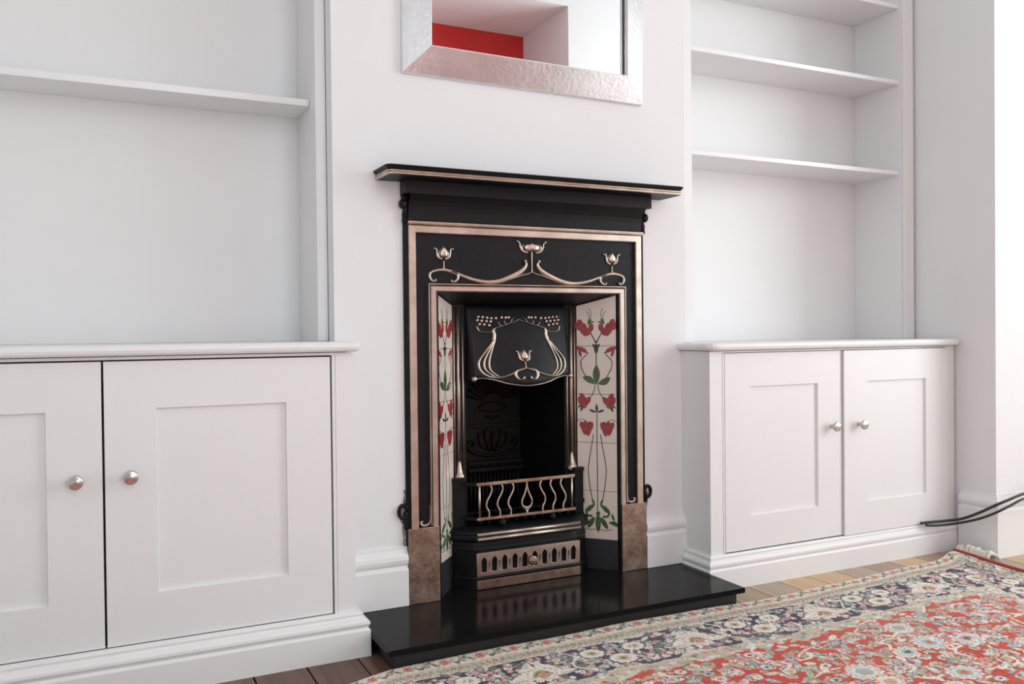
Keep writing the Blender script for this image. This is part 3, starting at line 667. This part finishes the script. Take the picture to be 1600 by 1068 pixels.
# ---- fire basket: posts, rails, wavy bars
gr = obj('fire_basket', B(CX - .188, CX + .188, .160, .170, .258, .275), 'iron', fp)
bmP = bmesh.new()
GY = .040; GW = .163
plan = [(CX - .205, .092), (CX - GW - .004, GY), (CX + GW + .004, GY), (CX + .205, .092)]
def band(z0, z1, d0=0, d1=.010, pl=plan, m='iron', nm='basket_rail'):
    bm = sweep(bmesh.new(), pl, [(-d1, z0), (d0, z0), (d0 + .0015, (z0 + z1) / 2), (d0, z1), (-d1, z1)]); return obj(nm, bm, m, gr)
for s in (-1, 1):
    bmP = bmesh.new(); box(bmP, *sorted((CX + s * .190, CX + s * .222)), .078, .118, HZ, .396, bev=.003)
    box(bmP, *sorted((CX + s * .187, CX + s * .224)), .075, .118, .285, .300, bev=.002); box(bmP, *sorted((CX + s * .187, CX + s * .224)), .075, .118, .388, .399, bev=.002)
    obj('post', bmP, 'iron', gr)
obj('basket_rail', sweep(bmesh.new(), [(CX - .198, .088), (CX - GW - .003, GY), (CX - GW + .004, GY)], [(-.008, .376), (0, .375), (.002, .380), (0, .385), (-.008, .385)]), 'iron', gr)
obj('basket_rail', sweep(bmesh.new(), [(CX + GW - .004, GY), (CX + GW + .003, GY), (CX + .198, .088)], [(-.008, .376), (0, .375), (.002, .380), (0, .385), (-.008, .385)]), 'iron', gr)
obj('top_rail', B(CX - GW - .003, CX + GW + .003, GY - .004, GY + .008, .3765, .3865, bev=.002), 'rust', gr)['label'] = 'copper top rail'
obj('bottom_rail', B(CX - GW - .005, CX + GW + .005, GY - .006, GY + .008, .2745, .2835, bev=.002), 'rust', gr)['label'] = 'copper bottom rail'
for s in (-1, 1): obj('basket_rail', sweep(bmesh.new(), [(CX - .200, .088), (CX - GW - .004, GY - .002)] if s < 0 else [(CX + GW + .004, GY - .002), (CX + .200, .088)], [(-.008, .2745), (.003, .2745), (.004, .279), (.003, .2835), (-.008, .2835)]), 'iron', gr)
fbm = lambda a, b, h: (CX + a, GY - .001 - h, b)
wav = [(0, .378), (.006, .363), (-.001, .345), (-.010, .330), (-.012, .313), (-.004, .297), (-.004, .282)]
for x in (-.1225, -.0865, -.0505, .0505, .0865, .1225):
    s = 1 if x < 0 else -1
    obj('bar', tube(bmesh.new(), [(CX + x + s * dx, GY, z) for dx, z in wav], .0032, 8, 5), 'copper', gr, True)
for x in (-.157, .157): obj('bar', tube(bmesh.new(), [(CX + x, GY, .378), (CX + x, GY, .282)], .0036, 8, 1), 'copper', gr, True)
drop = [(0, .378), (.001, .362), (.007, .342), (.015, .325), (.017, .312), (.011, .300), (.004, .294), (0, .282)]
bm = bmesh.new()
for s in (-1, 1): tube(bm, [(CX + s * dx, GY, z) for dx, z in drop], .0031, 8, 5)
ribbon(bm, [(-.010, .304), (0, .298), (.010, .304)], [.004, .009, .004], .004, fbm); obj('bar', bm, 'copper', gr, True)
for x in (-.085, .085): obj('ball_foot', ball(bmesh.new(), (CX + x, GY - .004, .2640), .0115, 12), 'iron', gr, True)
# grate floor and coal bars
for k in range(11): obj('grate_bar', B(CX - .15 + k * .03 - .004, CX - .15 + k * .03 + .004, .05, .16, .262, .272), 'soot', gr)
# ---- base: stepped, with cut corners and an ash drawer
plb = lambda d, e: [(CX - .236 - d, .100), (CX - .236 - d, .088), (CX - .172 - d * .5, .030 - d), (CX + .172 + d * .5, .030 - d), (CX + .236 + d, .088), (CX + .236 + d, .100)]
def rnd(pl, k=5):   # round the cut corners in plan
    P = [np.array(p, float) for p in pl]; out = [tuple(P[0])]
    for i in range(1, len(P) - 1):
        a = P[i] + (P[i - 1] - P[i]) * min(.35, .02 / np.linalg.norm(P[i - 1] - P[i])); b = P[i] + (P[i + 1] - P[i]) * min(.35, .02 / np.linalg.norm(P[i + 1] - P[i]))
        for t in np.linspace(0, 1, k): out.append(tuple((1 - t) ** 2 * a + 2 * t * (1 - t) * P[i] + t * t * b))
    out.append(tuple(P[-1])); return out
ba = obj('grate_base', sweep(bmesh.new(), rnd(plb(0, 0)), [(-.03, .1085), (0, .1085), (.0005, .184), (.0015, .190), (.0005, .196), (-.004, .203), (-.006, .210), (-.001, .215), (.010, .218), (.013, .222), (.013, .227), (.010, .231), (.009, .234), (.010, .239), (.007, .244), (-.003, .250), (-.012, .254), (-.03, .256)]), 'iron', fp, False)
obj('foot_mould', sweep(bmesh.new(), rnd(plb(.004, 0)), [(-.03, HZ), (.003, HZ), (.003, .103), (.0055, .1045), (.0065, .108), (.0055, .1115), (.002, .1135), (-.03, .1135)]), 'iron', ba)
obj('copper_plinth', B(CX - .175, CX + .175, .0212, .030, HZ + .0012, .1025, bev=.001), 'rust', ba)['label'] = 'tarnished copper strip at the foot of the grate'
bm = bmesh.new()
for zc, yy, r in ((.2240, .0170, .0062), (.2370, .0205, .0052)): obj('lip_bead', tube(bmesh.new(), [(CX - .174, yy, zc), (CX + .174, yy, zc)], r, 10, 1), 'copper', ba, True)
# drawer front pierced with ten pointed arches
DW, DZ0, DZ1 = .174, .1140, .1815
def arch(x, w_, z0, z1):
    h = w_ * 1.5; zs = z1 - h; L = [(x - w_, z0), (x + w_, z0)]
    for t in np.linspace(0, 1, 6): L.append((x + w_ * (1 - t ** 1.7), zs + h * t ** .9))
    for t in np.linspace(1, 0, 6)[1:]: L.append((x - w_ * (1 - t ** 1.7), zs + h * t ** .9))
    return L
polys = [[(-DW, DZ0), (DW, DZ0), (DW, DZ1), (-DW, DZ1)]]
for k in range(10):
    x = -.1510 + k * .0336; polys.append(arch(x, .0090, .1240, .1700))
    if k < 9:
        polys.append([(x + .0148, .1275), (x + .0188, .1275), (x + .0188, .1555), (x + .0148, .1555)]); polys.append(ellipse(x + .0168, .1690, .0020, .0020, 8)); polys.append([(x + .0130, .1640), (x + .0168, .1590), (x + .0206, .1640), (x + .0168, .1622)])
DR = obj('ash_drawer', curve_plate(polys, .0022, .0005, lambda x, y, d: (CX + x, .0262 + d, y)), 'copper', fp); DR['label'] = 'copper drawer front pierced with pointed arches'
obj('drawer_back', B(CX - .170, CX + .170, .0290, .0296, .117, .179), 'soot', DR)
kp = [(0, .008), (.006, .006), (.010, .007), (.013, .0135), (.017, .0145), (.020, .012), (.0205, .008), (.019, .005), (.022, .0035), (.0235, .001)]
obj('drawer_knob', lathe_y(bmesh.new(), kp, (CX + .002, .0240, .1445), 16), 'rust', DR, True)

# ================================================================== MIRROR
mc = (CX + .0005, 0, 1.5478)
mi = thing('wall_mirror', 'large mirror in a wide silver leaf frame hung above the mantel', 'mirror', mc)
MW, MHT, FW_ = .3985, 1.12, .077
cs = [(0, -.001), (0, -.011), (.0015, -.0135), (FW_ - .003, -.0400), (FW_, -.0395), (FW_, -.0180), (FW_, -.001)]   # inset, y
co = [(-1, 0), (1, 0), (1, 1), (-1, 1)]
def corner(k, d):
    sx_, sz_ = co[k]; return (CX + sx_ * (MW - d), (mc[2] + d) if sz_ == 0 else (mc[2] + MHT - d))
for k in range(4):
    bm = bmesh.new(); a = []; b = []
    for d, y in cs:
        p = corner(k, d); q = corner((k + 1) % 4, d); a.append(bm.verts.new((p[0], y, p[1]))); b.append(bm.verts.new((q[0], y, q[1])))
    n = len(cs)
    for q in range(n): bm.faces.new((a[q], a[(q + 1) % n], b[(q + 1) % n], b[q]))
    bm.faces.new(a); bm.faces.new(b[::-1])
    obj('frame_rail', bm, 'silver', mi)
obj('glass', B(CX - MW + FW_, CX + MW - FW_, -.0200, -.0150, mc[2] + FW_, mc[2] + MHT - FW_), 'mirror', mi)
obj('backing', B(CX - MW + .01, CX + MW - .01, -.0148, -.0012, mc[2] + .01, mc[2] + MHT - .01), 'dark', mi)
for q in (-1, 1): obj('rebate', B(*sorted((CX + q * (MW - FW_ - .0035), CX + q * (MW - FW_ - .0002))), -.0215, -.0201, mc[2] + FW_, mc[2] + MHT - FW_), 'dark', mi)
mi.rotation_euler = (0, .0095, 0)

# ================================================================== RUG
Y_E = [(-1.75, -.62), (-1.2, -.52), (-.85, -.42), (-.72, -.365), (-.647, -.335), (-.60, -.318), (-.5677, -.307), (-.45, -.3035), (.40, -.3035), (.5236, -.3026), (.9027, -.2846), (1.2124, -.267), (1.34, -.262), (1.43, -.252), (1.50, -.232), (1.57, -.2134)]
ex = np.array([p[0] for p in Y_E]); ey = np.array([p[1] for p in Y_E])
X0r, X1r = -1.70, 1.57
step = .0030
tt = np.concatenate([np.arange(0, .80, step), np.arange(.80, 1.9, .012)]); ss = np.arange(X0r, X1r + 1e-6, step)
S, T = np.meshgrid(ss, tt)
Yedge = np.interp(ss, ex, ey)
kern = np.exp(-np.linspace(-2, 2, 41) ** 2); kern /= kern.sum(); Yedge = np.convolve(np.pad(Yedge, 20, 'edge'), kern, 'valid')
E2 = X1r - S                                   # distance from the right edge
XX = S - .06 * T * np.clip((S + .2) / 1.77, 0, 1) * (1 + .6 * T)
YY = Yedge[None, :] - T * (1 - .02 * np.sin(S * 3))
# each band is painted over the ground, motif by motif
C_ = np.zeros(S.shape + (3,), np.float32)
def colr(*c): return np.array(c, np.float32)
IVORY, BEIGE, SAGE, NAVY, PINK, REDC, DGREEN, GOLD, BLUE, CREAM, ROSE, BROWN = (colr(.66, .60, .50), colr(.52, .46, .36), colr(.36, .38, .29), colr(.030, .022, .058), colr(.58, .33, .29), colr(.52, .062, .035), colr(.09, .11, .085), colr(.46, .36, .20), colr(.40, .47, .50), colr(.78, .73, .64), colr(.55, .14, .10), colr(.20, .13, .10))
Dm = np.minimum(T, E2); ALONG = np.where(T <= E2, S, X1r - .5 - T)
def fillmask(m, c): C_[m] = c
fillmask(Dm >= 0, IVORY)
fillmask(Dm > .050, BEIGE); fillmask(Dm > .085, IVORY * .93)
wobble = .022 * np.sin(ALONG * 2 * math.pi / .21) + .012 * np.sin(ALONG * 2 * math.pi / .093 + 1)
fillmask((Dm > .092 + np.maximum(0, wobble) * .6) & (Dm < .252 + wobble * .8), NAVY)
fillmask(Dm > .262, BEIGE * .95); fillmask(Dm > .305 + .014 * np.sin(ALONG * 42) + .008 * np.sin(ALONG * 97), REDC)
tsteps = tt
def win(cs_, ct, r):
    i0 = max(0, int((cs_ - r - X0r) / step)); i1 = min(len(ss), int((cs_ + r - X0r) / step) + 2)
    j0 = int(np.searchsorted(tt, ct - r)); j1 = min(len(tt), int(np.searchsorted(tt, ct + r)) + 1)
    return slice(j0, j1), slice(i0, i1)
def rosette(cs_, ct, r, layers, n=8, asp=1.0, rot=0, depth=.25):
    """layers: (relative radius, colour) from the outside in; n petals"""
    a, b = win(cs_, ct, r * max(1, asp) * 1.35)
    if a.start >= a.stop or b.start >= b.stop: return
    dx = (S[a, b] - cs_) / asp; dy = T[a, b] - ct
    ca, sa = math.cos(rot), math.sin(rot); u = dx * ca + dy * sa; v = -dx * sa + dy * ca
    rr = np.hypot(u, v); th = np.arctan2(v, u)
    sub = C_[a, b]
    for k, (f, c) in enumerate(layers):
        lim = r * f * (1 - depth * (1 - np.abs(np.cos(th * n / 2))) * (1 if f > .45 else .2)); sub[rr < lim] = c
def leafp(cs_, ct, L, W, ang, c, c2=None):
    a, b = win(cs_, ct, L * 1.1)
    if a.start >= a.stop or b.start >= b.stop: return
    dx = S[a, b] - cs_; dy = T[a, b] - ct; ca, sa = math.cos(ang), math.sin(ang); u = (dx * ca + dy * sa) / L; v = (-dx * sa + dy * ca) / W
    sub = C_[a, b]; m = (np.abs(v) < (1 - u * u)) & (np.abs(u) < 1)
    if c2 is not None: sub[(np.abs(v) < 1.25 * (1.12 - u * u)) & (np.abs(u) < 1.05)] = c2
    sub[m] = c; sub[m & (np.abs(v) < .18)] *= .7
def linep(pts, wd, c):
    for q in catmull(pts, 14):
        a, b = win(q[0], q[1], wd); sub = C_[a, b]; sub[np.hypot(S[a, b] - q[0], T[a, b] - q[1]) < wd / 2] = c
def ab(along, d, right):   # border coordinates -> (S, T)
    return (X1r - d, X1r - .5 - along) if right else (along, d)
def border(right, a0, a1):
    R_2 = random.Random(11 + right)
    def ros(al, d, *k, **kw): rosette(*ab(al, d, right), *k, **kw)
    def lf(al, d, L, W, ang, *k):
        leafp(*ab(al, d, right), L, W, (math.pi / 2 - ang) if right else ang, *k)
    # outer guard: red rosettes, dark leaf sprays
    n = int((a1 - a0) / .094)
    for k in range(n):
        al = a0 + (k + .5) * .094
        for q in range(7): lf(al + .018 + q * .0095, .026 + .011 * math.sin(q * 1.3), .011, .0042, (.8 if q % 2 else -.8) + R_2.uniform(-.3, .3), DGREEN if q % 3 else SAGE)
        ros(al + .047, .028, .010, [(1, BROWN), (.8, PINK * .7), (.5, SAGE)], n=6)
        ros(al, .027, .0145, [(1, PINK), (.85, ROSE), (.42, PINK), (.25, BROWN)], n=6)
    # chain of diamonds
    for k in range(int((a1 - a0) / .0185)):
        al = a0 + k * .0185
        s_, t_ = ab(al, .0665, right); a, b = win(s_, t_, .012); q = np.abs(S[a, b] - s_) / .0078 + np.abs(T[a, b] - t_) / .0078
        C_[a, b][(q < 1.05)] = BROWN * .8; C_[a, b][q < .55] = BEIGE
        s_, t_ = ab(al + .009, .079, right); rosette(s_, t_, .0035, [(1, BROWN)], n=4)
    # main border
    P = .46
    k = 0; al = a0 - .05
    while al < a1 + .2:
        for q in range(190):
            u = al + R_2.uniform(0, P); v = R_2.uniform(.100, .245)
            ros(u, v, R_2.uniform(.008, .0145), [(1.22, NAVY), (1, R_2.choice([PINK, PINK, IVORY, CREAM, BEIGE])), (.5, R_2.choice([ROSE, GOLD, IVORY, BROWN])), (.25, CREAM)], n=R_2.choice([5, 6, 7]))
        for q in range(50): lf(al + R_2.uniform(0, P), R_2.uniform(.095, .25), R_2.uniform(.012, .024), R_2.uniform(.005, .009), R_2.uniform(0, 3.1), R_2.choice([CREAM, IVORY, SAGE, BLUE * .8, DGREEN * 1.5]), NAVY)
        # large palmette
        pc = al + .12
        for q in range(15):
            an = math.pi * (q / 14) ; lf(pc + .052 * math.cos(an), .205 - .058 * math.sin(an), .040, .012, an if not right else an, CREAM if q % 2 else IVORY, NAVY if q % 4 == 0 else None)
        ros(pc, .190, .046, [(1, CREAM), (.82, PINK * 1.05), (.7, CREAM), (.5, GOLD)], n=12, asp=1.1)
        for q in range(9): lf(pc + .020 * math.cos(q * .39), .200 - .020 * math.sin(q * .39), .012, .002, q * .39, BROWN)
        ros(pc, .205, .012, [(1, ROSE), (.6, GOLD)], n=6)
        # paired cream rosettes
        for (u, v, r) in ((.290, .140, .028), (.345, .200, .031), (.410, .145, .026)):
            ros(al + u, v, r * 1.22, [(1, NAVY), (.86, CREAM), (.60, IVORY), (.36, GOLD), (.16, DGREEN)], n=11, asp=1.15, depth=.12)
        for q in range(2):
            u = al + .22 + q * .17; linep([ab(u, .100, right), ab(u + .02, .14, right), ab(u - .01, .19, right), ab(u + .03, .245, right)], .006, CREAM)
        al += P
    # inner guard: small mixed flowers
    for k in range(int((a1 - a0) / .0125)):
        ros(a0 + k * .0125, .283 + R_2.uniform(-.018, .018), R_2.uniform(.006, .011), [(1, R_2.choice([SAGE, BEIGE * .8, CREAM, PINK, IVORY, DGREEN * 2, GOLD])), (.45, R_2.choice([BROWN, ROSE, IVORY]))], n=5)
    for k in range(int((a1 - a0) / .02)):
        lf(a0 + k * .02, .300 + R_2.uniform(-.02, .012), .018, .006, R_2.uniform(-.5, .5), R_2.choice([CREAM, IVORY, SAGE, BEIGE]))
# field first
Rf = random.Random(5)
def field():
    N = 4600
    for k in range(22):
        s0 = Rf.uniform(X0r, X1r - .4); t0 = Rf.uniform(.40, .95); an = Rf.uniform(0, 6.3); pts = [(s0, t0)]
        for q in range(5): an += Rf.uniform(-.7, .7); pts.append((pts[-1][0] + .11 * math.cos(an), pts[-1][1] + .07 * math.sin(an)))
        linep(pts, .008, CREAM)
    for k in range(N):
        s_ = Rf.uniform(X0r, X1r - .30); t_ = Rf.uniform(.325, 1.0)
        ch = Rf.random()
        if ch < .55: leafp(s_, t_, Rf.uniform(.013, .026), Rf.uniform(.006, .011), Rf.uniform(0, 3.14), Rf.choice([CREAM, IVORY, SAGE * 1.3, IVORY, BLUE, PINK * 1.1, SAGE]), Rf.choice([None, DGREEN, BROWN, REDC, REDC]))
        else: rosette(s_, t_, Rf.uniform(.009, .016), [(1.22, Rf.choice([REDC, REDC, BROWN, DGREEN])), (1.0, Rf.choice([CREAM, IVORY, PINK, SAGE * 1.2])), (.7, Rf.choice([PINK, SAGE, BLUE, CREAM])), (.35, Rf.choice([ROSE, DGREEN, GOLD, NAVY * 2]))], n=Rf.choice([5, 6, 8]), asp=Rf.uniform(.9, 1.4))
    for k in range(80):
        s_ = Rf.uniform(X0r, X1r - .36); t_ = Rf.uniform(.37, 1.0); r = Rf.uniform(.026, .050)
        rosette(s_, t_, r * 1.15, [(1, REDC), (.88, CREAM), (.72, Rf.choice([SAGE * 1.3, BLUE, IVORY])), (.55, CREAM), (.40, Rf.choice([PINK, SAGE, BLUE * .9])), (.2, Rf.choice([GOLD, DGREEN, ROSE]))], n=Rf.choice([9, 11, 13]), asp=Rf.uniform(1, 1.35), rot=Rf.random())
    for k in range(150):
        s_ = Rf.uniform(X0r, X1r - .33); t_ = Rf.uniform(.34, 1.0); an = Rf.uniform(0, 6.3)
        linep([(s_, t_), (s_ + .04 * math.cos(an), t_ + .03 * math.sin(an)), (s_ + .07 * math.cos(an + .5), t_ + .05 * math.sin(an + .5))], .0075, CREAM if k % 2 else REDC)
field(); border(False, X0r, X1r - .02)
# the right-hand border is painted only on its own side of the mitre
keep = (T <= E2).copy(); C0 = C_.copy(); border(True, X1r - .5 - 1.1, X1r - .5); C_[keep] = C0[keep]
speck = rng.normal(1, .16, S.shape)[..., None] * (1 + rng.normal(0, .05, S.shape + (3,))); C_ = np.clip(C_ * speck * 1.14, 0, .9)
worn = .5 + .5 * np.sin(S * 5.1 + 1) * np.sin(T * 9 + S * 3); C_ = C_ * (1 - .07 * worn[..., None]) + .07 * worn[..., None] * CREAM
C_[Dm < .006] = colr(.42, .07, .045) * rng.normal(1, .1, C_[Dm < .006].shape[:1])[:, None]
ZZ = .0262 + .0018 * np.sin(S * 6 + T * 5) + .0012 * np.sin(S * 17 - T * 11) + rng.normal(0, .0005, S.shape)
ZZ += .0065 * np.exp(-(T / .05) ** 2) * np.clip(1 - np.abs((S + .05) / .55) ** 4, 0, 1)
ZZ += .010 * np.exp(-((S - 1.53) / .05) ** 2 - (T / .12) ** 2) - .003 * np.exp(-(Dm / .004) ** 2)
nj, ni = S.shape
verts = np.stack([XX, YY, ZZ], -1).reshape(-1, 3)
idx = np.arange(nj * ni).reshape(nj, ni)
quads = np.stack([idx[:-1, :-1], idx[1:, :-1], idx[1:, 1:], idx[:-1, 1:]], -1).reshape(-1, 4)
# skirt down to the floor round the edge so the rug has its thickness
rim_i = np.concatenate([idx[0, ::-1], idx[1:, 0], idx[-1, 1:], idx[-2:0:-1, -1]])
low = verts[rim_i].copy(); low[:, 2] = np.minimum(ZF + .001, 1); base_n = len(verts)
verts2 = np.concatenate([verts, low]); k = np.arange(len(rim_i)); k2 = (k + 1) % len(rim_i)
sk = np.stack([rim_i[k], base_n + k, base_n + k2, rim_i[k2]], -1)
quads2 = np.concatenate([quads, sk[:, ::-1]])
me = bpy.data.meshes.new('rug'); me.vertices.add(len(verts2)); me.vertices.foreach_set('co', verts2.astype(np.float32).ravel())
me.loops.add(quads2.size); me.loops.foreach_set('vertex_index', quads2.astype(np.int32).ravel())
me.polygons.add(len(quads2)); me.polygons.foreach_set('loop_start', np.arange(0, quads2.size, 4, dtype=np.int32))
me.update(calc_edges=True)
ca = me.color_attributes.new('weave', 'FLOAT_COLOR', 'POINT')
cols = np.ones((len(verts2), 4), np.float32); cols[:base_n, :3] = C_.reshape(-1, 3); cols[base_n:, :3] = (.40, .08, .05)
ca.data.foreach_set('color', cols.ravel())
rm = bpy.data.materials.new('rug_wool'); rm.use_nodes = True; nt = rm.node_tree; b = nt.nodes['Principled BSDF']
at = nt.nodes.new('ShaderNodeVertexColor'); at.layer_name = 'weave'; b.inputs['Roughness'].default_value = .95; b.inputs['Specular IOR Level'].default_value = .1
b.inputs['Sheen Weight'].default_value = .15
nt.links.new(at.outputs['Color'], b.inputs['Base Color'])
rug = tag(obj('rug', me, rm), 'worn red and ivory floral oriental rug lying against the hearth', 'rug')
# fringe tufts at the far corner
bm = bmesh.new(); Rg = random.Random(3)
for k in range(26):
    y = -.222 - k * .0048; x = 1.572 + Rg.uniform(0, .006)
    tube(bm, [(x, y, .030), (x + .012, y + Rg.uniform(-.006, .006), .046 + Rg.uniform(-.004, .006)), (x + .030, y + Rg.uniform(-.012, .012), .046 + Rg.uniform(-.008, .006)), (x + .050, y + Rg.uniform(-.015, .015), .032), (x + .062, y + Rg.uniform(-.015, .015), ZF + .005)], [.004, .006, .006, .005, .0025], 6, 3)
fr = obj('fringe', bm, 'fringe', rug, True); fr['label'] = 'off-white knotted wool fringe'
bm = bmesh.new()
tube(bm, [(X1r + .001 - .06 * t * (1 + .6 * t), float(Yedge[-1]) - t, .0275 + .010 * math.exp(-(t / .12) ** 2) * .75) for t in np.linspace(0, 1.0, 30)], .0055, 8, 2)
obj('binding', bm, 'binding', rug, True)

# ================================================================== CABLES
tag(obj('cable', tube(bmesh.new(), [(1.470, -.1590, .1305), (1.5095, -.170, .1325), (1.5748, -.185, .1335), (1.6185, -.215, .1427), (1.6280, -.272, .1730), (1.6300, -.330, .2085), (1.6708, -.350, .2271), (1.7432, -.360, .2444), (1.88, -.362, .255), (2.05, -.36, .16), (2.25, -.35, ZF + .006), (2.6, -.36, ZF + .006)], .0050, 8, 6), 'cable', None, True), 'upper black cable running from the right cupboard past the pier', 'cable', 'black cables')
tag(obj('cable', tube(bmesh.new(), [(1.480, -.1720, .1245), (1.515, -.182, .1225), (1.5655, -.196, .1230), (1.6080, -.238, .1370), (1.6120, -.297, .1620), (1.6150, -.352, .1930), (1.6588, -.368, .2130), (1.7203, -.378, .2330), (1.86, -.382, .240), (2.02, -.385, .13), (2.2, -.38, ZF + .006), (2.6, -.39, ZF + .006)], .0045, 8, 6), 'cable', None, True), 'lower black cable sagging beneath the other by the pier', 'cable', 'black cables')
